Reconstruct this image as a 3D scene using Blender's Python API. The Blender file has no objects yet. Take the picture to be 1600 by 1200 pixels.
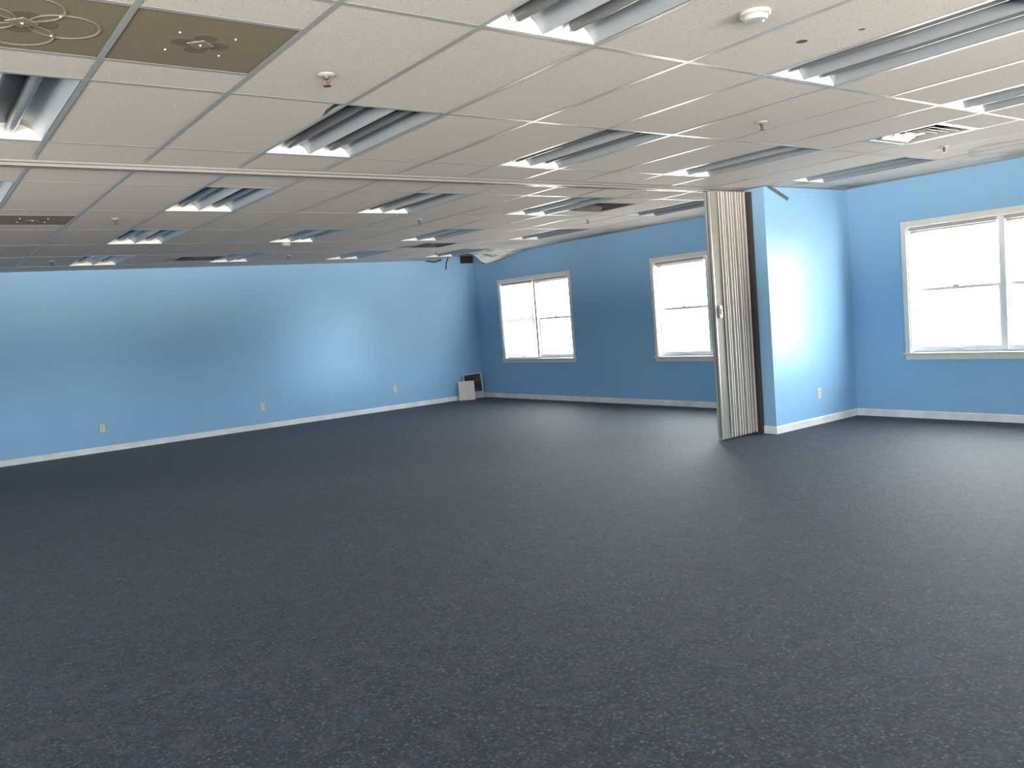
import bpy, bmesh, math, random
from mathutils import Vector, Matrix
random.seed(7)
sc = bpy.context.scene
COL = sc.collection

# ------------------------------------------------------------------ dimensions (metres)
S = 0.6096                    # ceiling module: 2 ft across, 4 ft deep
H = 2.6164                    # suspended ceiling height
XL, XR = -5.0, 8.227          # left / right walls
YF, YB = -6.6, 9.2566         # wall behind the camera / far wall
TOP = 3.05                    # underside of the roof deck
STX, STY0, STY1 = 6.6826, 1.5093, 2.06   # wall stub carrying the folding partition
RX = range(-9, 14)
RY = range(-6, 8)

# ------------------------------------------------------------------ node helpers
def new_mat(name):
    m = bpy.data.materials.new(name)
    m.use_nodes = True
    nt = m.node_tree
    return m, nt, nt.nodes['Principled BSDF']

def N(nt, t, **kw):
    n = nt.nodes.new(t)
    for k, v in kw.items():
        if k in n.inputs.keys():
            n.inputs[k].default_value = v
        else:
            setattr(n, k, v)
    return n

def L(nt, a, b):
    nt.links.new(a, b)

def ramp(nt, fac, stops, interp='LINEAR'):
    r = N(nt, 'ShaderNodeValToRGB')
    r.color_ramp.interpolation = interp
    el = r.color_ramp.elements
    while len(el) > 1:
        el.remove(el[-1])
    el[0].position, el[0].color = stops[0][0], (*stops[0][1], 1)
    for p, c in stops[1:]:
        e = el.new(p)
        e.color = (*c, 1)
    L(nt, fac, r.inputs['Fac'])
    return r.outputs['Color']

def coords(nt, scale=(1, 1, 1)):
    tc = N(nt, 'ShaderNodeTexCoord')
    mp = N(nt, 'ShaderNodeMapping')
    mp.inputs['Scale'].default_value = scale
    L(nt, tc.outputs['Object'], mp.inputs['Vector'])
    return mp.outputs['Vector']

def noise(nt, vec, scale, detail=2.0, rough=0.5):
    n = N(nt, 'ShaderNodeTexNoise')
    n.inputs['Scale'].default_value = scale
    n.inputs['Detail'].default_value = detail
    n.inputs['Roughness'].default_value = rough
    L(nt, vec, n.inputs['Vector'])
    return n

def mixc(nt, fac, a, b, blend='MIX'):
    m = N(nt, 'ShaderNodeMix', data_type='RGBA', blend_type=blend)
    for sock, v in ((m.inputs[0], fac), (m.inputs[6], a), (m.inputs[7], b)):
        if isinstance(v, (int, float)):
            sock.default_value = v
        elif isinstance(v, tuple):
            sock.default_value = (*v, 1)
        else:
            L(nt, v, sock)
    return m.outputs[2]

def bump(nt, bs, height, strength, dist):
    b = N(nt, 'ShaderNodeBump')
    b.inputs['Strength'].default_value = strength
    b.inputs['Distance'].default_value = dist
    L(nt, height, b.inputs['Height'])
    L(nt, b.outputs['Normal'], bs.inputs['Normal'])

def math_node(nt, op, a, b=None):
    m = N(nt, 'ShaderNodeMath', operation=op)
    for i, v in enumerate((a, b)):
        if v is None:
            continue
        if isinstance(v, (int, float)):
            m.inputs[i].default_value = v
        else:
            L(nt, v, m.inputs[i])
    return m.outputs[0]

def plain(name, col, rough=0.5, metal=0.0, spec=0.5, var=0.06, vs=14.0):
    """painted / metal surface with a little procedural unevenness"""
    m, nt, bs = new_mat(name)
    v = coords(nt)
    n = noise(nt, v, vs, 3)
    c = ramp(nt, n.outputs['Fac'], [(0.3, tuple(x * (1 - var) for x in col)), (0.7, tuple(min(1, x * (1 + var)) for x in col))])
    L(nt, c, bs.inputs['Base Color'])
    bs.inputs['Roughness'].default_value = rough
    bs.inputs['Metallic'].default_value = metal
    bs.inputs['Specular IOR Level'].default_value = spec
    return m

# ------------------------------------------------------------------ materials
def wall_material():
    m, nt, bs = new_mat('blue semi gloss wall paint')
    v = coords(nt)
    big = noise(nt, v, 0.9, 4)
    c = ramp(nt, big.outputs['Fac'], [(0.3, (0.228, 0.415, 0.618)), (0.7, (0.250, 0.445, 0.650))])
    fine = noise(nt, v, 60, 3)
    c = mixc(nt, 0.10, c, ramp(nt, fine.outputs['Fac'], [(0.35, (0.20, 0.37, 0.56)), (0.65, (0.28, 0.48, 0.70))]))
    L(nt, c, bs.inputs['Base Color'])
    bs.inputs['Roughness'].default_value = WALL_ROUGH
    bs.inputs['Specular IOR Level'].default_value = WALL_SPEC
    peel = noise(nt, v, 170, 2)
    bump(nt, bs, peel.outputs['Fac'], 0.12, 0.002)
    return m

WALL_ROUGH = 0.48
WALL_SPEC = 0.30

def ceiling_material():
    m, nt, bs = new_mat('mineral fibre ceiling tile')
    v = coords(nt)
    n1 = noise(nt, v, 130, 2, 0.6)
    c = ramp(nt, n1.outputs['Fac'], [(0.30, (0.40, 0.37, 0.335)), (0.46, (0.53, 0.497, 0.462)), (0.7, (0.57, 0.536, 0.50))])
    n2 = noise(nt, v, 0.55, 3)
    c = mixc(nt, 0.22, c, ramp(nt, n2.outputs['Fac'], [(0.35, (0.49, 0.47, 0.425)), (0.65, (0.58, 0.54, 0.51))]))
    # stains and rust spots, each with its own place, size and edge
    warp = noise(nt, v, 5.0, 3)
    sep = N(nt, 'ShaderNodeVectorMath', operation='SUBTRACT')
    L(nt, warp.outputs['Color'], sep.inputs[0]); sep.inputs[1].default_value = (0.5, 0.5, 0.5)
    sc_ = N(nt, 'ShaderNodeVectorMath', operation='SCALE'); sc_.inputs['Scale'].default_value = 0.35
    L(nt, sep.outputs[0], sc_.inputs[0])
    wv = N(nt, 'ShaderNodeVectorMath', operation='ADD')
    L(nt, v, wv.inputs[0]); L(nt, sc_.outputs[0], wv.inputs[1])

    def spot(c, x, y, rx, ry, col, amount, warped=True, hard=0.35, ring=False):
        d = N(nt, 'ShaderNodeVectorMath', operation='SUBTRACT')
        L(nt, wv.outputs[0] if warped else v, d.inputs[0]); d.inputs[1].default_value = (x, y, H)
        s = N(nt, 'ShaderNodeVectorMath', operation='MULTIPLY')
        L(nt, d.outputs[0], s.inputs[0]); s.inputs[1].default_value = (1 / rx, 1 / ry, 0)
        ln = N(nt, 'ShaderNodeVectorMath', operation='LENGTH'); L(nt, s.outputs[0], ln.inputs[0])
        r = N(nt, 'ShaderNodeValToRGB')
        el = r.color_ramp.elements
        if ring:
            el[0].position, el[0].color = 0.62, (0.15, 0.15, 0.15, 1)
            el[1].position, el[1].color = 1.0, (0, 0, 0, 1)
            e = el.new(0.90); e.color = (1, 1, 1, 1)
        else:
            el[0].position, el[0].color = hard, (1, 1, 1, 1)
            el[1].position, el[1].color = 1.0, (0, 0, 0, 1)
        L(nt, ln.outputs['Value'], r.inputs['Fac'])
        f = math_node(nt, 'MULTIPLY', r.outputs['Color'], amount)
        return mixc(nt, f, c, col)
    brown, green = (0.20, 0.15, 0.09), (0.22, 0.24, 0.17)
    c = spot(c, 2.728, -1.653, 0.034, 0.030, (0.10, 0.035, 0.022), 0.95, False, 0.7)
    c = spot(c, 2.851, -1.879, 0.020, 0.018, (0.13, 0.05, 0.03), 0.9, False, 0.6)
    c = spot(c, 7.95, -0.45, 0.20, 0.30, green, 0.6)
    c = spot(c, 7.40, -0.60, 0.42, 0.36, brown, 0.45, True, 0.3, True)
    c = spot(c, 8.0, 1.30, 0.35, 0.30, brown, 0.75)
    c = spot(c, 7.05, 1.30, 0.16, 0.14, brown, 0.6)
    c = spot(c, 8.15, 0.70, 0.12, 0.7, green, 0.40)
    c = spot(c, 8.10, 5.6, 0.18, 1.5, brown, 0.45)
    c = spot(c, 7.2, 6.6, 0.5, 0.8, green, 0.30)
    c = spot(c, 7.1, 8.9, 0.5, 0.25, green, 0.45)
    c = spot(c, 5.44, 3.06, 0.22, 0.26, (0.08, 0.07, 0.06), 0.75, True, 0.15)   # dust blown around the vents
    c = spot(c, 5.75, 3.16, 0.35, 0.12, (0.10, 0.09, 0.08), 0.6, True, 0.15)
    c = spot(c, 5.42, 6.80, 0.20, 0.25, (0.08, 0.07, 0.06), 0.7, True, 0.15)
    c = spot(c, 2.45, 7.95, 0.22, 0.30, (0.08, 0.07, 0.06), 0.6, True, 0.15)
    L(nt, c, bs.inputs['Base Color'])
    bs.inputs['Roughness'].default_value = 0.95
    bs.inputs['Specular IOR Level'].default_value = 0.15
    bump(nt, bs, n1.outputs['Fac'], 0.35, 0.004)
    return m

def carpet_material():
    m, nt, bs = new_mat('blue grey loop carpet')
    v = coords(nt)
    vor = N(nt, 'ShaderNodeTexVoronoi'); vor.inputs['Scale'].default_value = 88; vor.inputs['Randomness'].default_value = 0.7
    L(nt, v, vor.inputs['Vector'])
    hue = N(nt, 'ShaderNodeSeparateColor'); L(nt, vor.outputs['Color'], hue.inputs[0])
    c = ramp(nt, hue.outputs[0], [(0.0, (0.003, 0.004, 0.006)), (0.35, (0.009, 0.014, 0.023)), (0.75, (0.022, 0.031, 0.049)), (0.93, (0.045, 0.060, 0.084)), (1.0, (0.085, 0.10, 0.118))])
    loop = ramp(nt, vor.outputs['Distance'], [(0.1, (1.4, 1.4, 1.4)), (0.65, (0.25, 0.25, 0.25))])
    c = mixc(nt, 0.75, c, loop, 'MULTIPLY')
    base = noise(nt, v, 45, 3, 0.7)
    c = mixc(nt, 0.6, c, ramp(nt, base.outputs['Fac'], [(0.32, (0.55, 0.55, 0.55)), (0.68, (1.45, 1.45, 1.45))]), 'MULTIPLY')
    # flecks of rust, teal, plum and tan yarn
    for sc1, off, col in ((7.0, 0.0, (0.075, 0.040, 0.029)), (6.0, 11.0, (0.014, 0.050, 0.064)), (5.0, 23.0, (0.050, 0.033, 0.050)), (8.0, 37.0, (0.060, 0.054, 0.036)), (6.5, 51.0, (0.018, 0.030, 0.064))):
        mp = N(nt, 'ShaderNodeMapping'); mp.inputs['Location'].default_value = (off, off * 0.7, 0)
        L(nt, v, mp.inputs['Vector'])
        n = noise(nt, mp.outputs['Vector'], sc1, 6, 0.75)
        f = ramp(nt, n.outputs['Fac'], [(0.52, (0, 0, 0)), (0.74, (0.55, 0.55, 0.55))])
        c = mixc(nt, f, c, col)
    # worn / dirty areas
    n = noise(nt, v, 0.6, 4, 0.6)
    c = mixc(nt, 0.5, c, ramp(nt, n.outputs['Fac'], [(0.3, (0.68, 0.68, 0.68)), (0.7, (1.2, 1.2, 1.2))]), 'MULTIPLY')
    L(nt, c, bs.inputs['Base Color'])
    bs.inputs['Roughness'].default_value = 0.75
    bs.inputs['Specular IOR Level'].default_value = 0.34
    bs.inputs['Sheen Weight'].default_value = 0.06
    bs.inputs['Sheen Roughness'].default_value = 0.5
    bs.inputs['Sheen Tint'].default_value = (0.72, 0.82, 1.0, 1)
    bump(nt, bs, vor.outputs['Distance'], 0.12, 0.003)
    return m

def return_panel_material():
    m, nt, bs = new_mat('dusty brown return air panel')
    v = coords(nt)
    n1 = noise(nt, v, 120, 3, 0.7)
    c = ramp(nt, n1.outputs['Fac'], [(0.3, (0.110, 0.088, 0.060)), (0.6, (0.225, 0.182, 0.130))])
    n2 = noise(nt, v, 5, 3)
    c = mixc(nt, 0.35, c, ramp(nt, n2.outputs['Fac'], [(0.35, (0.175, 0.115, 0.080)), (0.65, (0.145, 0.145, 0.098))]))
    L(nt, c, bs.inputs['Base Color'])
    bs.inputs['Roughness'].default_value = 0.8
    return m

def stained_tile_material():
    m, nt, bs = new_mat('water stained tile')
    v = coords(nt)
    n = noise(nt, v, 4.5, 4, 0.6)
    c = ramp(nt, n.outputs['Fac'], [(0.36, (0.13, 0.12, 0.06)), (0.47, (0.46, 0.46, 0.39)), (0.6, (0.62, 0.62, 0.57))])
    n2 = noise(nt, v, 120, 2)
    c = mixc(nt, 0.2, c, ramp(nt, n2.outputs['Fac'], [(0.35, (0.3, 0.3, 0.26)), (0.6, (0.7, 0.7, 0.66))]))
    L(nt, c, bs.inputs['Base Color'])
    bs.inputs['Roughness'].default_value = 0.95
    return m

def picture_material():
    m, nt, bs = new_mat('dark mottled print')
    v = coords(nt)
    n = noise(nt, v, 7, 2)
    c = ramp(nt, n.outputs['Fac'], [(0.35, (0.02, 0.014, 0.012)), (0.5, (0.055, 0.032, 0.024)), (0.62, (0.17, 0.10, 0.075)), (0.7, (0.05, 0.045, 0.02))])
    L(nt, c, bs.inputs['Base Color'])
    bs.inputs['Roughness'].default_value = 0.4
    return m

def glass_material():
    m = bpy.data.materials.new('window glass')
    m.use_nodes = True
    nt = m.node_tree
    nt.nodes.clear()
    out = N(nt, 'ShaderNodeOutputMaterial')
    tr = N(nt, 'ShaderNodeBsdfTransparent'); tr.inputs['Color'].default_value = (0.96, 0.98, 0.97, 1)
    gl = N(nt, 'ShaderNodeBsdfGlossy'); gl.inputs['Roughness'].default_value = 0.02
    fr = N(nt, 'ShaderNodeFresnel'); fr.inputs['IOR'].default_value = 1.45
    mx = N(nt, 'ShaderNodeMixShader')
    ge = N(nt, 'ShaderNodeNewGeometry')      # reflect at the outer face of each side only
    front = math_node(nt, 'SUBTRACT', 1.0, ge.outputs['Backfacing'])
    L(nt, math_node(nt, 'MULTIPLY', fr.outputs[0], front), mx.inputs[0]); L(nt, tr.outputs[0], mx.inputs[1]); L(nt, gl.outputs[0], mx.inputs[2])
    L(nt, mx.outputs[0], out.inputs[0])
    return m

def blind_material():
    m, nt, bs = new_mat('white vinyl blind slats')
    v = coords(nt)
    n = noise(nt, v, 9, 2)
    L(nt, ramp(nt, n.outputs['Fac'], [(0.3, (0.66, 0.63, 0.61)), (0.7, (0.74, 0.71, 0.69))]), bs.inputs['Base Color'])
    bs.inputs['Roughness'].default_value = 0.45
    tl = N(nt, 'ShaderNodeBsdfTranslucent'); tl.inputs['Color'].default_value = (0.80, 0.74, 0.70, 1)
    mx = N(nt, 'ShaderNodeMixShader'); mx.inputs[0].default_value = 0.011
    out = nt.nodes['Material Output']
    L(nt, bs.outputs[0], mx.inputs[1]); L(nt, tl.outputs[0], mx.inputs[2]); L(nt, mx.outputs[0], out.inputs[0])
    return m

M = {
    'wall': wall_material(),
    'tile': ceiling_material(),
    'carpet': carpet_material(),
    'return': return_panel_material(),
    'stained': stained_tile_material(),
    'print': picture_material(),
    'glass': glass_material(),
    'blind': blind_material(),
    'tee': plain('grey enamelled ceiling grid', (0.32, 0.335, 0.32), 0.30, 0.0, 0.9, 0.05),
    'angle': plain('wall angle strip', (0.50, 0.53, 0.52), 0.45, 0.0, 0.5, 0.1, 6),
    'base': plain('off white vinyl baseboard', (0.70, 0.70, 0.68), 0.5, 0.0, 0.4, 0.12, 5),
    'casing': plain('cream window paint', (0.66, 0.63, 0.55), 0.45, 0.0, 0.5, 0.05),
    'sash': plain('white window sash', (0.80, 0.80, 0.80), 0.4, 0.0, 0.5, 0.04),
    'headrail': plain('mauve brown headrail', (0.42, 0.36, 0.34), 0.4, 0.0, 0.5, 0.05),
    'enamel': plain('grey enamel reflector', (0.25, 0.28, 0.305), 0.30, 0.15, 0.6, 0.03),
    'plate': plain('white enamel end plate', (0.86, 0.85, 0.84), 0.5, 0.0, 0.5, 0.02),
    'tube': plain('unlit fluorescent tube glass', (0.20, 0.205, 0.205), 0.18, 0.0, 0.6, 0.03),
    'cap': plain('aluminium tube cap', (0.6, 0.6, 0.6), 0.35, 0.9),
    'dark': plain('dark void', (0.03, 0.028, 0.027), 0.9),
    'deck': plain('plenum deck', (0.10, 0.10, 0.10), 0.9),
    'track': plain('shaded satin metal', (0.075, 0.070, 0.066), 0.22, 0.0, 1.0, 0.03),  # dark tone standing for the track's shaded undersides
    'track_lit': plain('lit satin metal', (0.20, 0.195, 0.185), 0.3, 0.0, 0.6, 0.03),  # lighter tone standing for the track's lit near faces
    'vinyl': plain('beige grey vinyl', (0.37, 0.34, 0.31), 0.42, 0.0, 0.5, 0.05),
    'vinyl_edge': plain('pale pleat edge', (0.64, 0.61, 0.57), 0.35, 0.0, 0.5, 0.03),
    'post_vinyl': plain('olive grey vinyl', (0.23, 0.22, 0.185), 0.6, 0.0, 0.3, 0.05),
    'post': plain('dull aluminium post', (0.42, 0.41, 0.38), 0.4, 0.4, 0.5, 0.05),
    'jamb': plain('dark brown jamb', (0.052, 0.045, 0.042), 0.6),
    'latch': plain('grey plastic latch', (0.60, 0.58, 0.55), 0.4),
    'ivory': plain('ivory outlet plastic', (0.58, 0.54, 0.44), 0.4),
    'vent': plain('white vent enamel', (0.36, 0.35, 0.335), 0.30, 0.0, 0.6),
    'vent_dirty': plain('dusty vent enamel', (0.060, 0.052, 0.047), 0.5, 0.0, 0.5, 0.3, 20),
    'brass': plain('tarnished brass', (0.09, 0.052, 0.036), 0.4, 0.4),
    'white': plain('white plastic', (0.36, 0.355, 0.33), 0.30),
    'steel': plain('dark grey steel strip', (0.040, 0.044, 0.054), 0.5, 0.0),
    'rust': plain('rusty brown box', (0.050, 0.026, 0.018), 0.8, 0.0, 0.3, 0.4, 30),
    'board': plain('pale fibre board', (0.62, 0.60, 0.53), 0.8, 0.0, 0.3, 0.03),
    'frame': plain('pale blue grey frame', (0.46, 0.52, 0.56), 0.5),
    'screw': plain('bright screw heads', (0.85, 0.85, 0.83), 0.3, 0.3),
    'groove': plain('embossed brown ring', (0.20, 0.168, 0.122), 0.6),
    'groove_dark': plain('darker brown disc', (0.115, 0.094, 0.068), 0.8),
}

# ------------------------------------------------------------------ mesh helpers
class MB:
    def __init__(self):
        self.bm = bmesh.new()
    def box(self, x0, x1, y0, y1, z0, z1):
        v = [self.bm.verts.new((x, y, z)) for z in (z0, z1) for y in (y0, y1) for x in (x0, x1)]
        for f in ((0, 2, 3, 1), (4, 5, 7, 6), (0, 1, 5, 4), (2, 6, 7, 3), (0, 4, 6, 2), (1, 3, 7, 5)):
            self.bm.faces.new([v[i] for i in f])
        return v
    def quad(self, *pts):
        self.bm.faces.new([self.bm.verts.new(p) for p in pts])
    def prism(self, prof, a, b, axis='y', closed=True):
        """profile [(p,q)] extruded along an axis: y -> (p,*,q); z -> (p,q,*); x -> (*,p,q)"""
        def P(p, q, t):
            return {'y': (p, t, q), 'z': (p, q, t), 'x': (t, p, q)}[axis]
        A = [self.bm.verts.new(P(p, q, a)) for p, q in prof]
        B = [self.bm.verts.new(P(p, q, b)) for p, q in prof]
        n = len(prof)
        for i in range(n if closed else n - 1):
            j = (i + 1) % n
            self.bm.faces.new((A[i], A[j], B[j], B[i]))
        if closed:
            self.bm.faces.new(A[::-1]); self.bm.faces.new(B)
    def lathe(self, prof, cx=0, cy=0, seg=24, z=0):
        rings = []
        for r, h in prof:
            rings.append([self.bm.verts.new((cx + r * math.cos(2 * math.pi * k / seg), cy + r * math.sin(2 * math.pi * k / seg), z + h)) for k in range(seg)])
        for a, b in zip(rings, rings[1:]):
            for k in range(seg):
                self.bm.faces.new((a[k], a[(k + 1) % seg], b[(k + 1) % seg], b[k]))
        for rg in (rings[0], rings[-1]):
            try:
                self.bm.faces.new(rg)
            except ValueError:
                pass
    def rod(self, p, q, r, seg=12):
        p, q = Vector(p), Vector(q)
        d = (q - p).normalized()
        u = d.orthogonal().normalized(); w = d.cross(u)
        A = [self.bm.verts.new(p + r * (math.cos(2 * math.pi * k / seg) * u + math.sin(2 * math.pi * k / seg) * w)) for k in range(seg)]
        B = [self.bm.verts.new(q + r * (math.cos(2 * math.pi * k / seg) * u + math.sin(2 * math.pi * k / seg) * w)) for k in range(seg)]
        for k in range(seg):
            self.bm.faces.new((A[k], A[(k + 1) % seg], B[(k + 1) % seg], B[k]))
        self.bm.faces.new(A[::-1]); self.bm.faces.new(B)
    def build(self, name, mat, parent=None, bevel=0.0, smooth=False, mat2=None):
        bmesh.ops.recalc_face_normals(self.bm, faces=self.bm.faces)
        me = bpy.data.meshes.new(name)
        self.bm.to_mesh(me); self.bm.free()
        me.materials.append(M[mat])
        if mat2:
            me.materials.append(M[mat2])
        o = bpy.data.objects.new(name, me)
        COL.objects.link(o)
        if parent is not None:
            o.parent = parent
        if smooth:
            for p in me.polygons:
                p.use_smooth = True
            es = o.modifiers.new('edges', 'EDGE_SPLIT'); es.split_angle = math.radians(40)
        if bevel:
            b = o.modifiers.new('bevel', 'BEVEL'); b.width = bevel; b.segments = 2; b.limit_method = 'ANGLE'
        return o

def tag(o, label=None, cat=None, group=None, kind=None):
    for k, v in (('label', label), ('category', cat), ('group', group), ('kind', kind)):
        if v:
            o[k] = v
    return o

def empty(name, loc=(0, 0, 0), rz=0.0, label=None, cat=None, group=None, kind=None):
    o = bpy.data.objects.new(name, None)
    o.empty_display_size = 0.1
    o.location = loc
    o.rotation_euler = (0, 0, rz)
    COL.objects.link(o)
    return tag(o, label, cat, group, kind)

def dup(root, loc, label, rz=None):
    r = root.copy(); COL.objects.link(r)
    r.location = loc; r['label'] = label
    if rz is not None:
        r.rotation_euler = (0, 0, rz)
    for ch in list(root.children):
        c = ch.copy(); COL.objects.link(c); c.parent = r
        for g in list(ch.children):
            d = g.copy(); COL.objects.link(d); d.parent = c
    return r

def struct(mb, name, mat, label, parent=None):
    o = mb.build(name, mat, parent)
    return tag(o, label, 'room', None, 'structure')

# ------------------------------------------------------------------ room shell
WZ0, WZ1, WHALF = 0.73, 2.10, 0.962          # window opening: sill, head, half width
WIN_Y = [7.492, 3.655, -0.130, -3.95]        # double windows along the right wall
WIN_ADDED_FX = [2.9, -0.9, -3.9]                          # unseen windows added behind the camera to brighten the room
WIN_ADDED_LY = [-3.6, 0.6]                         # unseen windows added in the left wall for more light
TH = 0.17

mb = MB(); mb.box(XL - 0.2, XR + 0.2, YF - 0.2, YB + 0.2, -0.15, 0.0)
struct(mb, 'floor', 'carpet', 'blue grey flecked loop carpet covering the whole floor')

mb = MB(); mb.box(XL - 0.2, XR + 0.2, YB, YB + 0.2, 0, TOP)
struct(mb, 'wall_back', 'wall', 'long sky blue wall at the far end with three outlets')

def wall_with_openings(place, a0, a1, centres):
    cs = sorted(centres)
    place(a0, a1, 0, WZ0); place(a0, a1, WZ1, TOP)
    cur = a0
    for c in cs:
        place(cur, c - WHALF, WZ0, WZ1); cur = c + WHALF
    place(cur, a1, WZ0, WZ1)
mb = MB()
wall_with_openings(lambda a, b, z0, z1: mb.box(XR, XR + TH, a, b, z0, z1), YF, YB, WIN_Y)
struct(mb, 'wall_right', 'wall', 'sky blue window wall on the right side of the room')
mb = MB()
wall_with_openings(lambda a, b, z0, z1: mb.box(XL - TH, XL, a, b, z0, z1), YF, YB, WIN_ADDED_LY)
struct(mb, 'wall_left', 'wall', 'sky blue wall closing the left side of the room')
mb = MB()
wall_with_openings(lambda a, b, z0, z1: mb.box(a, b, YF - TH, YF, z0, z1), XL - 0.2, XR + TH, WIN_ADDED_FX)
struct(mb, 'wall_front', 'wall', 'sky blue wall behind the viewer')

mb = MB(); mb.box(STX, XR, STY0, STY1, 0, H - 0.004)
struct(mb, 'wall_stub', 'wall', 'short projecting blue wall beside the stacked folding partition')
mb = MB(); mb.box(XL - 0.2, XR + 0.2, YF - 0.2, YB + 0.2, TOP, TOP + 0.15)
struct(mb, 'roof_deck', 'deck', 'dark deck above the suspended ceiling')

# baseboards with a small eased top
BH, BT = 0.082, 0.012
def bprof(s=1):
    return [(0, 0), (s * BT, 0), (s * BT, BH - 0.012), (s * BT * 0.45, BH), (0, BH)]
mb = MB(); mb.prism([(YB - p, z) for p, z in bprof()], XL, XR - BT, 'x')
struct(mb, 'baseboard_back', 'base', 'off white baseboard along the far blue wall')
mb = MB(); mb.prism([(XR - p, z) for p, z in bprof()], STY1, YB, 'y'); mb.prism([(XR - p, z) for p, z in bprof()], YF, STY0 - BT, 'y')
struct(mb, 'baseboard_right', 'base', 'off white baseboard along the window wall')
mb = MB(); mb.prism([(STY0 - p, z) for p, z in bprof()], STX - BT, XR, 'x'); mb.prism([(STX - p, z) for p, z in bprof()], STY0, STY1, 'y')
struct(mb, 'baseboard_stub', 'base', 'off white baseboard around the projecting wall')

# ------------------------------------------------------------------ ceiling fixtures layout
LIGHT_CELLS = {}
for j, cols in ((-2, (2, 5, 8)), (0, (-1, 2, 5, 8, 11)), (2, (-1, 2, 5, 8, 11)), (4, (2, 5, 8, 11)), (6, (2, 5, 8, 11))):
    for i in cols:
        LIGHT_CELLS[(i, j)] = 1
VENT_CELLS = {(9, -1): 0, (9, 2): 1, (9, 5): 1, (4, 6): 1}
RETURN_CELLS = {(-1, -1): 0, (0, -1): 0, (0, 3): 0}
HOLE_CELLS = {(12, 6), (13, 6), (12, 7), (13, 7)}

ZT = H + 0.002
mb = MB()
IN = 0.005
for i in RX:
    for j in RY:
        x0, x1 = max(i * S, XL), min((i + 1) * S, XR)
        y0, y1 = max(2 * S * j, YF), min(2 * S * (j + 1), YB)
        if x1 - x0 < 0.02 or y1 - y0 < 0.02:
            continue
        if (i, j) in LIGHT_CELLS or (i, j) in HOLE_CELLS:
            continue
        a0, a1, b0, b1 = x0 + IN, x1 - IN, y0 + IN, y1 - IN
        if (i, j) in VENT_CELLS or (i, j) in RETURN_CELLS:
            mb.box(a0, a1, b0, y0 + S / 2 - IN, ZT, ZT + 0.016)
            mb.box(a0, a1, y0 + S * 1.5 + IN, b1, ZT, ZT + 0.016)
            continue
        if (i, j) == (1, 0):          # a broken corner leaves a black slot beside the light
            mb.prism([(a0, b0), (a1 - 0.055, b0), (a1 - 0.045, b0 + 0.14), (a1, b0 + 0.30), (a1, b1), (a0, b1)], ZT, ZT + 0.016, 'z')
            continue
        dz = random.choice((0, 0, 0, 0.0008, 0.0016))
        v = mb.box(a0, a1, b0, b1, ZT + dz, ZT + dz + 0.016)
ceil = struct(mb, 'ceiling', 'tile', 'suspended ceiling of pale two by four fibre tiles')

mb = MB()
FW = 0.0125
def tee_x(y, x0, x1):
    mb.box(x0, x1, y - FW, y + FW, H + 0.0002, H + 0.0012); mb.box(x0, x1, y - 0.002, y + 0.002, H + 0.001, H + 0.035)
def tee_y(x, y0, y1):
    mb.box(x - FW, x + FW, y0, y1, H, H + 0.0010); mb.box(x - 0.002, x + 0.002, y0, y1, H + 0.001, H + 0.035)
for i in RX:
    x = i * S
    if XL < x < XR - 0.05:
        tee_y(x, YF, YB if i < 12 else (8.35 if i == 12 else 7.30))
for j in RY:
    y = j * 2 * S
    if YF < y < YB - 0.05:
        tee_x(y, XL, XR if j < 7 else 7.33)
for (i, j) in list(VENT_CELLS) + list(RETURN_CELLS):
    for k in (0.5, 1.5):
        tee_x(2 * S * j + S * k, i * S, (i + 1) * S)
struct(mb, 'ceiling_grid', 'tee', 'grey metal grid holding the ceiling tiles', ceil)
for k in ('label', 'category'):
    del bpy.data.objects['ceiling_grid'][k]
mb = MB()
A = 0.022
mb.box(XL, 7.1, YB - A, YB, H - 0.003, H + 0.0005)
mb.box(XL, XL + A, YF, YB - A, H - 0.003, H + 0.0005)
mb.box(XR - A, XR, YF, STY0, H - 0.003, H + 0.0005); mb.box(XR - A, XR, STY1, 7.5, H - 0.003, H + 0.0005)
mb.box(XL + A, XR - A, YF, YF + A, H - 0.003, H + 0.0005)
struct(mb, 'trim_1', 'angle', 'pale wall angle strip around the ceiling edge')

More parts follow.
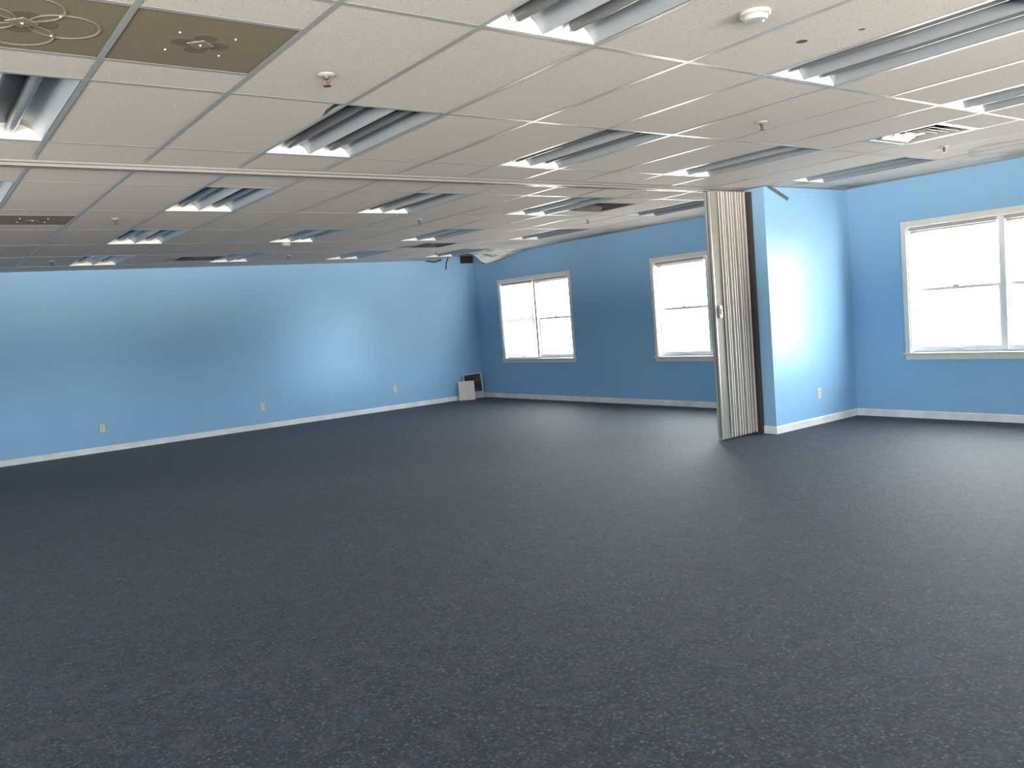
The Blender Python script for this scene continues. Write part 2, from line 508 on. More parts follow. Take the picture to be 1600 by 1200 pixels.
# ------------------------------------------------------------------ recessed lights
def troffer(loc, label):
    t = empty('ceiling_light', loc, 0, label, 'ceiling light', 'recessed two tube lights in the ceiling grid')
    hx, hy = 0.2905, 0.5955
    prof = []
    for bay in (-1, 0):
        x0 = -hx if bay == -1 else 0.0
        w = hx
        pts = [(0.0, 0.0), (0.05, 0.022), (0.11, 0.043), (0.18, 0.060), (0.27, 0.074), (0.38, 0.080), (0.62, 0.080), (0.73, 0.074), (0.82, 0.060), (0.89, 0.043), (0.95, 0.022), (1.0, 0.0)]
        for u, z in pts:
            q = (x0 + u * w, z + 0.001)
            if not prof or (abs(q[0] - prof[-1][0]) > 1e-6):
                prof.append(q)
    mb = MB(); mb.prism(prof, -hy + 0.004, hy - 0.004, 'y', closed=False)
    o = mb.build('reflector', 'enamel', t, smooth=True)
    mb = MB()
    mb.box(-hx, hx, -hy, hy, 0.094, 0.097); mb.box(-hx - 0.002, -hx, -hy, hy, 0.001, 0.097); mb.box(hx, hx + 0.002, -hy, hy, 0.001, 0.097)
    mb.build('housing', 'deck', t)
    for s in (-1, 1):
        mb = MB(); mb.box(-hx, hx, s * hy - 0.002, s * hy + 0.002, 0.0, 0.096)
        mb.build('end_plate', 'plate', t)
    for x in (-hx / 2, hx / 2):
        mb = MB(); mb.rod((x, -hy + 0.022, 0.050), (x, hy - 0.022, 0.050), 0.027, 20)
        tb = mb.build('fluorescent_tube', 'tube', t, smooth=True)
        for s in (-1, 1):
            mb = MB(); mb.rod((x, s * (hy - 0.004), 0.050), (x, s * (hy - 0.040), 0.050), 0.0275, 20)
            mb.build('end_cap', 'cap', tb, smooth=True)
    return t

def cell_centre(i, j):
    return ((i + 0.5) * S, (2 * j + 1) * S, ZT + 0.001)
ordn = {3: ('leftmost', 'middle', 'rightmost'), 4: ('leftmost', 'second from left', 'third from left', 'rightmost'),
        5: ('leftmost', 'second from left', 'middle', 'fourth from left', 'rightmost')}
rown = {-2: 'the nearest row', 0: 'the row just before the partition track',
        2: 'the first row beyond the partition track', 4: 'the second row beyond the partition track', 6: 'the row along the far wall'}
proto = None
for j in (-2, 0, 2, 4, 6):
    cols = sorted(i for (i, jj) in LIGHT_CELLS if jj == j)
    for k, i in enumerate(cols):
        lab = 'unlit recessed light, %s in %s' % (ordn[len(cols)][k], rown[j])
        if proto is None:
            proto = troffer(cell_centre(i, j), lab)
        else:
            dup(proto, cell_centre(i, j), lab)

# ------------------------------------------------------------------ air vents
def vent(loc, label, dirty):
    t = empty('ceiling_vent', loc, 0, label, 'air vent', 'square ceiling diffusers')
    h = S / 2 - 0.010
    mt = 'vent_dirty' if dirty else 'vent'
    def ring(mb, r0, z0, r1, z1, th=0.003):
        """square sloping blade from half size r0 at z0 to half size r1 at z1"""
        for dz in (0, th):
            pass
        for k in range(4):
            c, s = math.cos(k * math.pi / 2), math.sin(k * math.pi / 2)
            def P(x, y, z):
                return (x * c - y * s, x * s + y * c, z)
            mb.quad(P(-r0, -r0, z0), P(r0, -r0, z0), P(r1, -r1, z1), P(-r1, -r1, z1))
            mb.quad(P(-r0, -r0 + th, z0 + th), P(r0, -r0 + th, z0 + th), P(r1, -r1 + th, z1 + th), P(-r1, -r1 + th, z1 + th))
            mb.quad(P(-r0, -r0, z0), P(r0, -r0, z0), P(r0 - th, -r0 + th, z0 + th), P(-r0 + th, -r0 + th, z0 + th))
    mb = MB(); ring(mb, h, -0.001, h - 0.028, -0.001); ring(mb, h - 0.028, -0.001, h - 0.040, 0.055)
    mb.build('frame', mt, t)
    for r in (0.205, 0.150, 0.095):       # each louver: two upright lips and two sloping blades
        mb = MB()
        mb.box(-r, r, -r, -r + 0.006, -0.002, 0.0005); mb.box(-r, -r + 0.006, -r + 0.006, r, -0.002, 0.0005)
        mb.prism([(r, -0.002), (r - 0.034, 0.030), (r - 0.036, 0.028), (r - 0.003, -0.002)], -r + 0.006, r - 0.003, 'x')
        mb.prism([(r, -0.002), (r - 0.034, 0.030), (r - 0.036, 0.028), (r - 0.003, -0.002)], -r + 0.006, r - 0.040, 'y')
        mb.build('louver', mt, t)
    mb = MB(); mb.box(-0.034, 0.034, -0.034, 0.034, 0.004, 0.008); mb.build('centre_plate', mt, t)
    mb = MB(); mb.box(-h + 0.02, h - 0.02, -h + 0.02, h - 0.02, 0.075, 0.08)
    for s in (-1, 1):
        mb.box(s * (h - 0.02) - 0.002, s * (h - 0.02) + 0.002, -h + 0.02, h - 0.02, 0.055, 0.08)
        mb.box(-h + 0.02, h - 0.02, s * (h - 0.02) - 0.002, s * (h - 0.02) + 0.002, 0.055, 0.08)
    mb.build('duct_box', 'dark', t)
    return t
vent(cell_centre(9, -1), 'white square louvered air vent between the nearest lights and the window wall', False)
pv = vent(cell_centre(9, 2), 'dusty square air vent just beyond the track, left of the partition top', True)
dup(pv, cell_centre(9, 5), 'dusty square air vent nearest the sagging tile in the far corner')
dup(pv, cell_centre(4, 6), 'dark dusty air vent at the far wall, among the left lights')

# brown return panels
def return_panel(loc, label, rings):
    t = empty('ceiling_return_panel', loc, 0, label, 'ceiling panel', 'brown dusty return air panels')
    h = S / 2 - 0.006
    mb = MB(); mb.box(-h, h, -h, h, 0.0, 0.012); mb.build('panel', 'return', t)
    mb = MB(); mb.prism([(0.052 * math.cos(a * math.pi / 2), 0.052 * math.sin(a * math.pi / 2)) for a in range(4)], -0.004, 0.0, 'z')
    mb.build('centre_plate', 'groove', t)
    for x, y, z in ((0.105, 0.105, 0), (-0.105, 0.105, 0), (0.105, -0.105, 0), (-0.105, -0.105, 0), (0, 0, -0.004)):
        mb = MB(); mb.lathe([(0.0045, z), (0.0045, z - 0.003), (0.002, z - 0.0045)], x, y, 10)
        mb.build('screw', 'screw', t)
    if rings:
        for x, y in ((0.132, 0.0), (-0.132, 0.0), (0.0, 0.132), (0.0, -0.132)):
            mb = MB()
            seg = 36
            for k in range(seg):
                a0, a1 = 2 * math.pi * k / seg, 2 * math.pi * (k + 1) / seg
                P = lambda a, r, z: (x + r * math.cos(a), y + r * math.sin(a), z)
                mb.quad(P(a0, 0.122, 0), P(a1, 0.122, 0), P(a1, 0.117, -0.003), P(a0, 0.117, -0.003))
                mb.quad(P(a0, 0.117, -0.003), P(a1, 0.117, -0.003), P(a1, 0.110, 0), P(a0, 0.110, 0))
            mb.build('embossed_ring', 'groove', t)
    for x, y in ((0.068, 0.0), (-0.068, 0.0), (0.0, 0.068), (0.0, -0.068)):
        mb = MB(); mb.lathe([(0.045, 0.0), (0.043, -0.0008)], x, y, 20)
        mb.build('recess', 'groove_dark', t)  # flat disc in a darker brown than the panel
    return t
return_panel(cell_centre(-1, -1), 'brown dusty return panel with raised rings, at the left edge', True)
pr = return_panel(cell_centre(0, -1), 'brown dusty return panel without rings, right of the ringed one', False)
dup(pr, cell_centre(0, 3), 'brown return panel far beyond the folding wall track on the left')

# ------------------------------------------------------------------ sprinklers and detectors
def sprinkler(loc, label):
    t = empty('ceiling_sprinkler', loc, 0, label, 'sprinkler', 'pendent fire sprinklers')
    mb = MB(); mb.lathe([(0.038, 0.002), (0.038, -0.002), (0.030, -0.008), (0.014, -0.010), (0.012, 0.0)], seg=28)
    mb.build('escutcheon', 'white', t, smooth=True)
    mb = MB(); mb.lathe([(0.013, 0.0), (0.013, -0.016), (0.010, -0.022), (0.006, -0.024)], seg=16)
    for s in (-1, 1):
        mb.rod((s * 0.011, 0, -0.018), (s * 0.015, 0, -0.030), 0.0028, 8); mb.rod((s * 0.015, 0, -0.030), (0.0, 0, -0.049), 0.0028, 8)
    mb.lathe([(0.003, -0.022), (0.003, -0.05)], seg=8)
    mb.build('body', 'brass', t, smooth=True)
    mb = MB()
    mb.lathe([(0.016, -0.050), (0.016, -0.052), (0.004, -0.0535)], seg=16)
    for k in range(12):
        a = 2 * math.pi * k / 12
        c, s = math.cos(a), math.sin(a)
        mb.quad((0.014 * c - 0.003 * s, 0.014 * s + 0.003 * c, -0.051), (0.014 * c + 0.003 * s, 0.014 * s - 0.003 * c, -0.051),
                (0.021 * c + 0.003 * s, 0.021 * s - 0.003 * c, -0.0525), (0.021 * c - 0.003 * s, 0.021 * s + 0.003 * c, -0.0525))
    mb.build('deflector', 'brass', t)
    return t
SPR = [((0.917, -0.427), 'brass fire sprinkler to the right of the brown panels'),
       ((3.997, -0.48), 'brass fire sprinkler in the tile between the two middle lights'),
       ((6.585, -0.407), 'brass fire sprinkler beside the white air vent'),
       ((0.937, 4.132), 'fire sprinkler beyond the track, nearest the left side'),
       ((4.024, 4.061), 'fire sprinkler in the middle of the ceiling beyond the track'),
       ((6.429, 3.975), 'fire sprinkler beyond the track, close to the window wall'),
       ((0.94, 7.85), 'small fire sprinkler near the far wall at the left edge'),
       ((3.979, 7.75), 'small fire sprinkler near the far wall, in mid ceiling'),
       ((6.50, 7.75), 'small fire sprinkler beside the light next to the broken corner')]
ps = None
for (x, y), lab in SPR:
    if ps is None:
        ps = sprinkler((x, y, ZT), lab)
    else:
        dup(ps, (x, y, ZT), lab)

def detector(loc, label):
    t = empty('smoke_detector', loc, 0, label, 'smoke detector', 'round white smoke detectors')
    mb = MB(); mb.lathe([(0.062, 0.0), (0.062, -0.012), (0.058, -0.016), (0.05, -0.017)], seg=36)
    mb.build('base', 'white', t, smooth=True)
    mb = MB(); mb.lathe([(0.050, -0.016), (0.050, -0.026), (0.044, -0.034), (0.020, -0.037), (0.004, -0.0375)], seg=36)
    mb.build('cover', 'white', t, smooth=True)
    mb = MB(); mb.lathe([(0.005, -0.033), (0.005, -0.040), (0.002, -0.041)], 0.022, -0.02, 12)
    mb.build('indicator', 'screw', t)
    return t
sd = detector((2.179, -1.81, ZT), 'round white smoke detector near the camera beside the rust spots')
dup(sd, (3.33, 6.177, ZT), 'round white smoke detector far off, just behind a light')

# ------------------------------------------------------------------ windows
def window(name, loc, rz, label, blinds):
    """local x along the wall, y outward, z up; origin on the floor in the plane of the wall"""
    t = empty(name, loc, rz, label, 'window', None, 'structure')
    W = WHALF
    CW, CT = 0.058, 0.016
    mb = MB()
    mb.box(-W - CW, -W, -CT, 0, WZ0 - 0.02, WZ1 + CW); mb.box(W, W + CW, -CT, 0, WZ0 - 0.02, WZ1 + CW)
    mb.box(-W, W, -CT, 0, WZ1, WZ1 + CW)
    mb.build('casing', 'casing', t, bevel=0.004)
    mb = MB(); mb.box(-W - CW - 0.018, W + CW + 0.018, -0.036, 0.0, WZ0 - 0.026, WZ0 - 0.004); mb.box(-W, W, 0.0, 0.055, WZ0 - 0.02, WZ0 + 0.0)
    mb.build('sill', 'casing', t, bevel=0.005)
    mb = MB(); mb.box(-W - CW, W + CW, -0.014, 0, WZ0 - 0.082, WZ0 - 0.026)
    mb.build('apron', 'casing', t, bevel=0.003)
    mb = MB()
    mb.box(-W, -W + 0.014, 0.0, TH, WZ0, WZ1); mb.box(W - 0.014, W, 0.0, TH, WZ0, WZ1)
    mb.box(-W + 0.014, W - 0.014, 0.0, TH, WZ1 - 0.014, WZ1); mb.box(-W + 0.014, W - 0.014, 0.055, TH, WZ0, WZ0 + 0.012)
    mb.build('jamb_liner', 'sash', t)
    mb = MB(); mb.box(-0.030, 0.030, 0.030, 0.135, WZ0 + 0.012, WZ1 - 0.014); mb.build('mullion', 'sash', t, bevel=0.003)
    zm = 1.405
    for s in (-1, 1):
        x0, x1 = (-W + 0.014, -0.030) if s < 0 else (0.030, W - 0.014)
        for z0, z1, y in ((WZ0 + 0.012, zm + 0.018, 0.070), (zm - 0.018, WZ1 - 0.014, 0.102)):
            mb = MB(); sw = 0.032
            mb.box(x0, x0 + sw, y, y + 0.028, z0, z1); mb.box(x1 - sw, x1, y, y + 0.028, z0, z1)
            bot = 0.046 if z0 < 1 else 0.030
            top = 0.030 if z0 < 1 else 0.040
            mb.box(x0 + sw, x1 - sw, y, y + 0.028, z0, z0 + bot); mb.box(x0 + sw, x1 - sw, y, y + 0.028, z1 - top, z1)
            sash = mb.build('sash', 'sash', t, bevel=0.002)
            mb = MB(); mb.box(x0 + sw, x1 - sw, y + 0.012, y + 0.016, z0 + bot, z1 - top)
            mb.build('glass_pane', 'glass', sash)
            if z0 < 1:
                mb = MB(); mb.box((x0 + x1) / 2 - 0.05, (x0 + x1) / 2 + 0.05, y - 0.012, y, z0 + bot * 0.35, z0 + bot * 0.7); mb.build('sash_lift', 'sash', sash, bevel=0.002)
                mb = MB(); mb.box((x0 + x1) / 2 - 0.03, (x0 + x1) / 2 + 0.03, y - 0.002, y + 0.02, z1, z1 + 0.014); mb.build('sash_lock', 'cap', sash, bevel=0.003)
    # daylight portal: guides the sky light through the opening
    la = bpy.data.lights.new('window_daylight', 'AREA')
    la.shape = 'RECTANGLE'; la.size = 2 * W; la.size_y = WZ1 - WZ0
    la.cycles.is_portal = True
    lo = bpy.data.objects.new('window_daylight', la); COL.objects.link(lo)
    lo.parent = t
    lo.location = (0, TH + 0.01, (WZ0 + WZ1) / 2)
    lo.rotation_euler = (-math.pi / 2, 0, 0)      # area light looks along local -z: turned to face the room
    return t

def blind(loc, rz, label, lowered):
    t = empty('window_blind', loc, rz, label, 'blind', 'white mini blinds in the windows')
    w = 0.450
    mb = MB(); mb.box(-w, w, 0.010, 0.050, WZ1 - 0.050, WZ1 - 0.016)
    mb.build('headrail', 'headrail', t, bevel=0.003)
    if lowered:
        ztop, zbot, n = WZ1 - 0.058, WZ0 + 0.055, 63
        mb = MB()
        for k in range(n):
            z = ztop + (zbot + 0.02 - ztop) * k / (n - 1)
            tilt = math.radians(68)
            dy, dz = 0.0125 * math.cos(tilt), 0.0125 * math.sin(tilt)
            for q in range(3):        # slightly crowned slat in three strips
                u0, u1 = -1 + q * 2 / 3, -1 + (q + 1) * 2 / 3
                c0, c1 = 0.0016 * (1 - u0 * u0), 0.0016 * (1 - u1 * u1)
                mb.quad((-w + 0.006, 0.030 + u0 * dy, z - u0 * dz + c0), (w - 0.006, 0.030 + u0 * dy, z - u0 * dz + c0),
                        (w - 0.006, 0.030 + u1 * dy, z - u1 * dz + c1), (-w + 0.006, 0.030 + u1 * dy, z - u1 * dz + c1))
        mb.build('slats', 'blind', t)
        mb = MB(); mb.box(-w + 0.004, w - 0.004, 0.018, 0.042, zbot - 0.012, zbot + 0.004); mb.build('bottom_rail', 'blind', t, bevel=0.003)
        for x in (-w + 0.13, w - 0.13):
            mb = MB(); mb.box(x - 0.0012, x + 0.0012, 0.0165, 0.0177, zbot, ztop)
            mb.build('ladder_cord', 'blind', t)
        mb = MB(); mb.rod((-w + 0.06, 0.008, ztop), (-w + 0.065, 0.006, ztop - 0.62), 0.004, 8); mb.build('tilt_wand', 'blind', t)
    else:
        mb = MB()
        for k in range(9):
            z = WZ1 - 0.053 - 0.0024 * k
            mb.box(-w + 0.006, w - 0.006, 0.018, 0.043, z - 0.0014, z)
        mb.build('gathered_slats', 'blind', t)
        mb = MB(); mb.box(-w + 0.004, w - 0.004, 0.018, 0.042, WZ1 - 0.086, WZ1 - 0.076); mb.build('bottom_rail', 'blind', t, bevel=0.002)
    return t

RZ = -math.pi / 2
labs = ['far double window with one lowered blind, nearest the back corner', 'double window partly hidden behind the folding partition',
        'large bright double window at the right edge with cream casing', 'double window nearest the viewer in the right wall']
for n, (y, lab) in enumerate(zip(WIN_Y, labs)):
    window('window_%d' % (n + 1), (XR, y, 0), RZ, lab, None)
for n, x in enumerate(WIN_ADDED_FX):
    window('window_%d' % (n + 5), (x, YF, 0), math.pi, ('added unseen double window in the wall behind the viewer, nearer the right', 'added unseen double window in the wall behind the viewer, near the middle', 'added unseen double window in the wall behind the viewer, nearer the left')[n], None)
for n, y in enumerate(WIN_ADDED_LY):
    window('window_%d' % (n + 8), (XL, y, 0), math.pi / 2, ('added unseen double window in the left wall beside the viewer', 'added unseen double window in the left wall level with the folding track')[n], None)
CX = 0.490
blind((XR, WIN_Y[0] + CX, 0), RZ, 'lowered white mini blind in the left half of the far window', True)
pb = blind((XR, WIN_Y[0] - CX, 0), RZ, 'raised mini blind gathered at the top right of the far window', False)
dup(pb, (XR, WIN_Y[1] + CX, 0), 'raised mini blind at the top of the window beside the folding partition')
dup(pb, (XR, WIN_Y[2] + CX, 0), 'raised mini blind over the left half of the window at the right edge')
dup(pb, (XR, WIN_Y[2] - CX, 0), 'raised mini blind right of the mullion in the window at the right edge')

# ------------------------------------------------------------------ folding partition and its track
t = empty('folding_wall_track', (0, 1.775, H), 0, 'long pale metal track for the folding partition across the ceiling', 'track')
mb = MB(); mb.box(XL, STX - 0.002, -0.060, 0.060, -0.010, 0.0); mb.build('channel', 'track', t, bevel=0.002)
for y0, y1 in ((-0.014, 0.004), (0.042, 0.060)):
    mb = MB(); mb.box(XL, STX - 0.002, y0, y1, -0.026, -0.010); mb.build('rail', 'track', t, bevel=0.003)
mb = MB(); mb.box(XL, STX - 0.002, 0.005, 0.041, -0.0115, -0.0102); mb.build('slot', 'dark', t)
for y, z0, z1 in ((-0.0625, -0.011, -0.0005), (-0.0165, -0.027, -0.0105)):
    mb = MB(); mb.box(XL, STX - 0.002, y, y + 0.0022, z0, z1); mb.build('lit_face_strip', 'track_lit', t)  # pale strips put the light on the near faces into colour

p = empty('folding_partition', (6.07, 1.775, 0), 0, 'stacked accordion partition of pale grey pleated vinyl beside the blue stub wall', 'partition')
ZB, ZP = 0.028, H - 0.034
mb = MB()   # lead post: two strips with a dark slot between
mb.box(0.0, 0.020, -0.050, -0.022, ZB - 0.012, ZP); mb.build('lead_post', 'post', p, bevel=0.003)
mb = MB(); mb.box(0.0, 0.020, -0.010, 0.018, ZB - 0.012, ZP); mb.build('lead_post', 'post', p, bevel=0.003)
mb = MB(); mb.box(0.006, 0.016, -0.022, -0.010, ZB, ZP); mb.build('post_slot', 'dark', p)
mb = MB()   # flat first panel
mb.prism([(0.020, -0.052), (0.108, -0.066), (0.110, -0.060), (0.022, -0.046)], ZB - 0.008, ZP, 'z')
mb.build('front_panel', 'post_vinyl', p)
npl = 10
x0, x1 = 0.108, 0.560
for side, yy in (('front', -1), ('back', 1)):
    prof_o, prof_i = [], []
    pw = (x1 - x0) / npl
    pts = []
    for k in range(npl):
        a = x0 + k * pw
        jit = 0.006 * math.sin(k * 2.3)
        pts += [(a, 0.076 + jit), (a + pw * 0.16, 0.077 + jit), (a + pw * 0.97, 0.058 + jit * 0.5)]
    pts.append((x1, 0.066))
    mb = MB()
    mb.prism([(x, yy * q) for x, q in pts] + [(x, yy * (q - 0.003)) for x, q in pts[::-1]], ZB, ZP, 'z', closed=True)
    mb.build('pleated_cover', 'vinyl', p)
    for k in range(npl):
        a = x0 + k * pw
        jit = 0.006 * math.sin(k * 2.3)
        mb = MB(); mb.rod((a + 0.004, yy * (0.0775 + jit), ZB - 0.004 * (k % 2)), (a + 0.004, yy * (0.0775 + jit), ZP), 0.0048, 10)
        mb.build('pleat_edge', 'vinyl_edge', p, smooth=True)
mb = MB(); mb.box(0.574, 0.6105, -0.112, 0.11, 0.0, ZP); mb.build('wall_jamb', 'jamb', p)
mb = MB(); mb.box(0.560, 0.578, -0.070, 0.070, ZB, ZP); mb.build('end_strip', 'jamb', p)
mb = MB(); mb.box(0.036, 0.078, -0.076, -0.056, 1.285, 1.415)
la = mb.build('latch', 'latch', p, bevel=0.005)
mb = MB(); mb.box(0.044, 0.062, -0.090, -0.076, 1.32, 1.38); mb.build('pull', 'latch', la, bevel=0.004)

# ------------------------------------------------------------------ outlets
def outlet(loc, label):
    """faces -y"""
    t = empty('wall_outlet', loc, 0, label, 'outlet', 'ivory wall outlets')
    mb = MB(); mb.box(-0.036, 0.036, -0.006, 0.0, -0.058, 0.058); mb.build('cover_plate', 'ivory', t, bevel=0.003)
    for z in (-0.021, 0.021):
        mb = MB(); mb.prism([(0.017 * math.cos(a * math.pi / 8), z + 0.014 * math.sin(a * math.pi / 8)) for a in range(16)], -0.0085, -0.006, 'y')
        r = mb.build('receptacle', 'ivory', t)
        for x in (-0.0062, 0.0062):
            mb = MB(); mb.box(x - 0.0012, x + 0.0012, -0.0090, -0.0085, z - 0.004, z + 0.006); mb.build('slot', 'dark', r)
    return t
po = outlet((1.534, YB, 0.345), 'ivory wall outlet on the far wall, nearest the left edge')
dup(po, (3.908, YB, 0.355), 'ivory wall outlet in the middle of the far wall')
dup(po, (6.329, YB, 0.360), 'ivory wall outlet on the far wall nearest the leaning boards')
dup(po, (7.482, STY0, 0.345), 'ivory wall outlet on the bright projecting wall')

# ------------------------------------------------------------------ things in the far corner
def slab(name, a, b, h, lean, th, mat, parent=None):
    """upright board standing on base line a-b, leaning back by lean"""
    a, b = Vector((*a, 0)), Vector((*b, 0))
    d = (b - a).normalized(); n = Vector((-d.y, d.x, 0))     # points to the wall
    mb = MB()
    pts = []
    for off in (0, 1):
        for q, z in ((a, 0), (b, 0), (b, h), (a, h)):
            pts.append(mb.bm.verts.new(q + n * (lean * z / h + off * th) + Vector((0, 0, z + 0.001))))
    for f in ((0, 1, 2, 3), (7, 6, 5, 4), (0, 4, 5, 1), (1, 5, 6, 2), (2, 6, 7, 3), (3, 7, 4, 0)):
        mb.bm.faces.new([pts[i] for i in f])
    return mb.build(name, mat, parent)
o = slab('loose_board', (7.600, 9.150), (7.850, 8.985), 0.352, 0.030, 0.015, 'board')
tag(o, 'plain pale square board standing on the carpet in the far corner', 'board')

t = empty('framed_picture', (7.96, 9.14, 0), 0, 'dark brown picture in a pale frame leaning in the corner behind the pale board', 'picture')
ln = 0.055
def tilt_box(mb, x0, x1, y0, y1, z0, z1):
    for v in mb.box(x0, x1, y0, y1, z0, z1):
        v.co.y += ln * v.co.z / 0.47
mb = MB(); w, hh, b = 0.212, 0.475, 0.026
tilt_box(mb, -w, w, 0.0, 0.016, 0.001, 0.13); tilt_box(mb, -w, w, 0.0, 0.016, hh - 0.020, hh)
tilt_box(mb, -w, -w + 0.020, 0.0, 0.016, 0.13, hh - 0.020); tilt_box(mb, w - 0.034, w, 0.0, 0.016, 0.13, hh - 0.020)
mb.build('frame', 'frame', t)
mb = MB(); tilt_box(mb, -w + 0.020, w - 0.034, 0.004, 0.014, 0.13, hh - 0.020); mb.build('picture', 'print', t)

# sagging ceiling tile
mb = MB()
NU, NV = 10, 10
def flap(u, v, dz=0.0):
    # attached along its near edge and on the wall side, dropping towards the far free corner
    x = 7.325 + u * (8.205 - 7.325)
    y = 7.33 + v * (0.70 + 0.42 * math.sin(math.pi * min(u * 0.62, 1)) - 0.95 * max(0, u - 0.78) * 2.2)
    drop = 0.145 * (v ** 1.6) * math.exp(-((u - 0.72) / 0.27) ** 2)
    return (x, y, ZT - 0.001 - drop + dz)
grid = [[[mb.bm.verts.new(flap(a / NU, b / NV, dz)) for b in range(NV + 1)] for a in range(NU + 1)] for dz in (0.0, 0.016)]
for k in range(2):
    for a in range(NU):
        for b in range(NV):
            mb.bm.faces.new((grid[k][a][b], grid[k][a + 1][b], grid[k][a + 1][b + 1], grid[k][a][b + 1]))
ring0 = [(a, 0) for a in range(NU)] + [(NU, b) for b in range(NV)] + [(a, NV) for a in range(NU, 0, -1)] + [(0, b) for b in range(NV, 0, -1)]
for q in range(len(ring0)):
    (a, b), (c, d) = ring0[q], ring0[(q + 1) % len(ring0)]
    mb.bm.faces.new((grid[0][a][b], grid[0][c][d], grid[1][c][d], grid[1][a][b]))
o = mb.build('ceiling_tile', 'stained', None, smooth=True)
tag(o, 'water stained ceiling tile sagging loose in the far corner by the windows', 'ceiling tile')

# dark box and dangling strips in the gap
t = empty('ceiling_junction_box', (8.055, YB, 2.55), 0, 'dark rusty brown box high on the far wall under the ceiling gap', 'box')
mb = MB(); mb.box(-0.110, 0.110, -0.07, -0.001, 0.0, 0.125); mb.build('box_body', 'rust', t, bevel=0.004)
mb = MB(); mb.box(-0.117, 0.117, -0.075, -0.07, -0.006, 0.131); mb.build('box_lid', 'rust', t, bevel=0.002)

def strip(name, pts, w, th, label, mat='steel'):
    mb = MB()
    for (p, q) in zip(pts, pts[1:]):
        p, q = Vector(p), Vector(q)
        d = (q - p).normalized()
        side = d.cross(Vector((0.59, 0.80, 0))).normalized() * (w / 2)
        nn = d.cross(side).normalized() * (th / 2)
        A = [mb.bm.verts.new(p + a * side + b * nn) for a, b in ((-1, -1), (1, -1), (1, 1), (-1, 1))]
        B = [mb.bm.verts.new(q + a * side + b * nn) for a, b in ((-1, -1), (1, -1), (1, 1), (-1, 1))]
        for k in range(4):
            mb.bm.faces.new((A[k], A[(k + 1) % 4], B[(k + 1) % 4], B[k]))
        mb.bm.faces.new(A[::-1]); mb.bm.faces.new(B)
    o = mb.build(name, mat)
    return tag(o, label, 'metal strip', 'loose metal strips hanging from the ceiling')
strip('hanging_strip', [(6.755, STY0 - 0.010, H - 0.002), (7.085, STY0 - 0.010, 2.487)], 0.034, 0.004, 'dark grey metal strip hanging crooked at the top of the bright projecting wall')
strip('hanging_strip', [(7.62, 9.16, H + 0.05), (7.58, 9.17, 2.56), (7.565, 9.18, 2.44)], 0.020, 0.004, 'thin dark strip dangling in the ceiling gap left of the rusty box', 'rust')
strip('hanging_strip', [(8.17, 8.80, H + 0.02), (8.18, 8.83, 2.50)], 0.045, 0.004, 'short dark strip hanging right of the rusty box by the window wall')
strip('hanging_strip', [(7.16, 9.20, H - 0.004), (7.34, 9.20, 2.585), (7.50, 9.20, H + 0.01)], 0.030, 0.004, 'bent dark strip on the far wall at the start of the ceiling gap')

# ------------------------------------------------------------------ daylight
GLOW = 2.0
NEAR_WALL = (0.08, 0.075, 0.07)
HORIZON_BAND = (0.34, 0.34, 0.33)  # darker horizon band added to keep light off the far wall
SKY = (0.58, 0.61, 0.64)
GROUND_DIM = (0.44, 0.40, 0.365)
GROUND_BRIGHT = (2.05, 1.86, 1.70)  # bright lower sky added to lift the ceiling
w = bpy.data.worlds.new('overcast sky'); sc.world = w
w.use_nodes = True
nt = w.node_tree
bg = nt.nodes['Background']
tc = N(nt, 'ShaderNodeTexCoord'); sx = N(nt, 'ShaderNodeSeparateXYZ')
L(nt, tc.outputs['Generated'], sx.inputs[0])
mz = math_node(nt, 'ADD', math_node(nt, 'MULTIPLY', sx.outputs['Z'], 0.5), 0.5)
dim_side = ramp(nt, mz, [(0.0, NEAR_WALL), (0.14, NEAR_WALL), (0.34, GROUND_DIM), (0.465, GROUND_DIM), (0.485, HORIZON_BAND), (0.51, HORIZON_BAND), (0.53, SKY), (1.0, SKY)])
bright_side = ramp(nt, mz, [(0.0, GROUND_DIM), (0.14, GROUND_DIM), (0.30, GROUND_BRIGHT), (0.465, GROUND_BRIGHT), (0.485, HORIZON_BAND), (0.51, HORIZON_BAND), (0.53, SKY), (1.0, SKY)])
mr = N(nt, 'ShaderNodeMapRange'); mr.inputs['From Min'].default_value = 0.50; mr.inputs['From Max'].default_value = 0.85
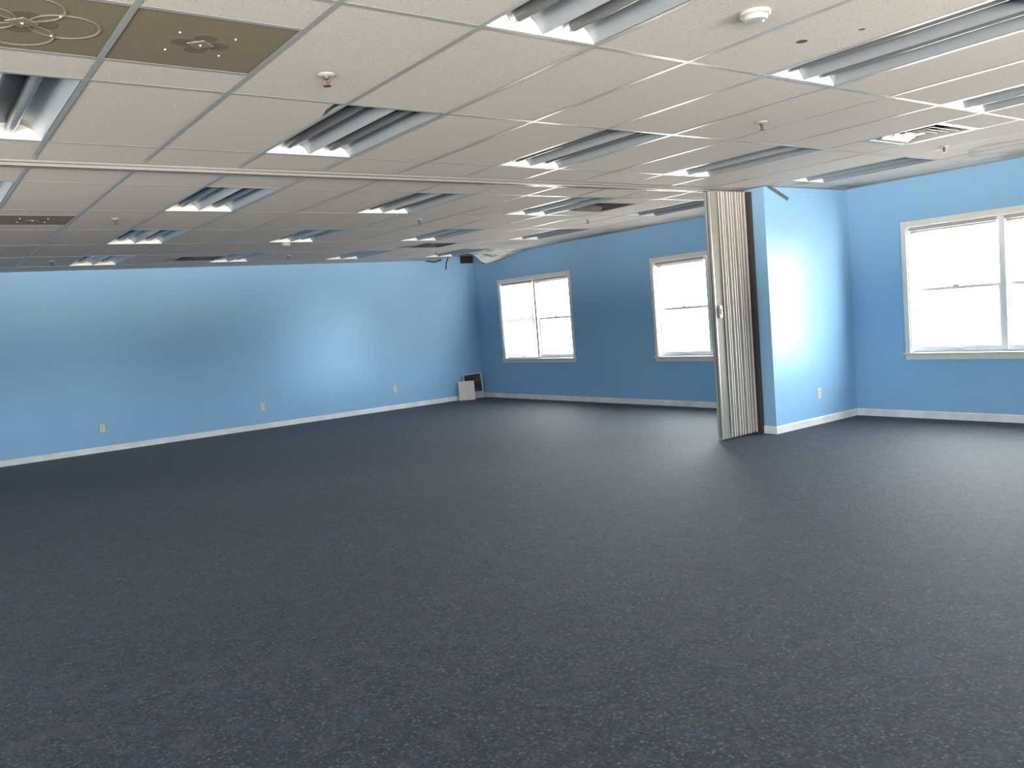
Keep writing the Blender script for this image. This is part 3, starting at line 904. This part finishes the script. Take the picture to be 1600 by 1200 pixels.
L(nt, math_node(nt, 'ADD', math_node(nt, 'MULTIPLY', sx.outputs['Y'], -0.9), math_node(nt, 'MULTIPLY', sx.outputs['X'], -0.6)), mr.inputs['Value'])
c = mixc(nt, mr.outputs['Result'], dim_side, bright_side)   # lower sky shaped to balance the room light: one side dim, one bright
# bright patch added low over the horizon to make the wall stub's glare
dt = N(nt, 'ShaderNodeVectorMath', operation='DOT_PRODUCT'); dt.inputs[1].default_value = Vector((0.82, -0.565, 0.04)).normalized()
L(nt, tc.outputs['Generated'], dt.inputs[0])
gl = math_node(nt, 'MULTIPLY', math_node(nt, 'POWER', math_node(nt, 'MAXIMUM', dt.outputs['Value'], 0.0), 140.0), GLOW)
gc = N(nt, 'ShaderNodeCombineColor')
for k in range(3):
    L(nt, gl, gc.inputs[k])
c = mixc(nt, 1.0, c, gc.outputs[0], 'ADD')
L(nt, c, bg.inputs['Color'])
bg.inputs['Strength'].default_value = 22.0

# ------------------------------------------------------------------ camera
R = [[0.8000607583127778, -0.5945998185578418, -0.07971097025481877],
     [-0.11060369538356823, -0.015602980030439806, -0.9937421041606662],
     [0.5896351461501271, 0.8038703892949106, -0.07824826924198924]]
cam = bpy.data.cameras.new('camera')
cam.sensor_fit = 'HORIZONTAL'; cam.sensor_width = 36.0
cam.lens = 1309.6784 / 1600 * 36.0
cam.clip_start = 0.05; cam.clip_end = 200
co = bpy.data.objects.new('camera', cam); COL.objects.link(co)
m = Matrix(((R[0][0], -R[1][0], -R[2][0], -0.80044568), (R[0][1], -R[1][1], -R[2][1], -3.99403641), (R[0][2], -R[1][2], -R[2][2], 1.45730867), (0, 0, 0, 1)))
co.matrix_world = m
sc.camera = co

# ------------------------------------------------------------------ colour and light transport
vs = sc.view_settings
vs.view_transform = 'Standard'
try:
    vs.look = 'None'
except Exception:
    pass
vs.gamma = 1.0; vs.use_curve_mapping = False
vs.exposure = 1.10
cy = sc.cycles
cy.max_bounces = 14; cy.diffuse_bounces = 8; cy.glossy_bounces = 6; cy.transparent_max_bounces = 12
cy.sample_clamp_indirect = 8.0
cy.use_denoising = True
cy.caustics_reflective = False; cy.caustics_refractive = False
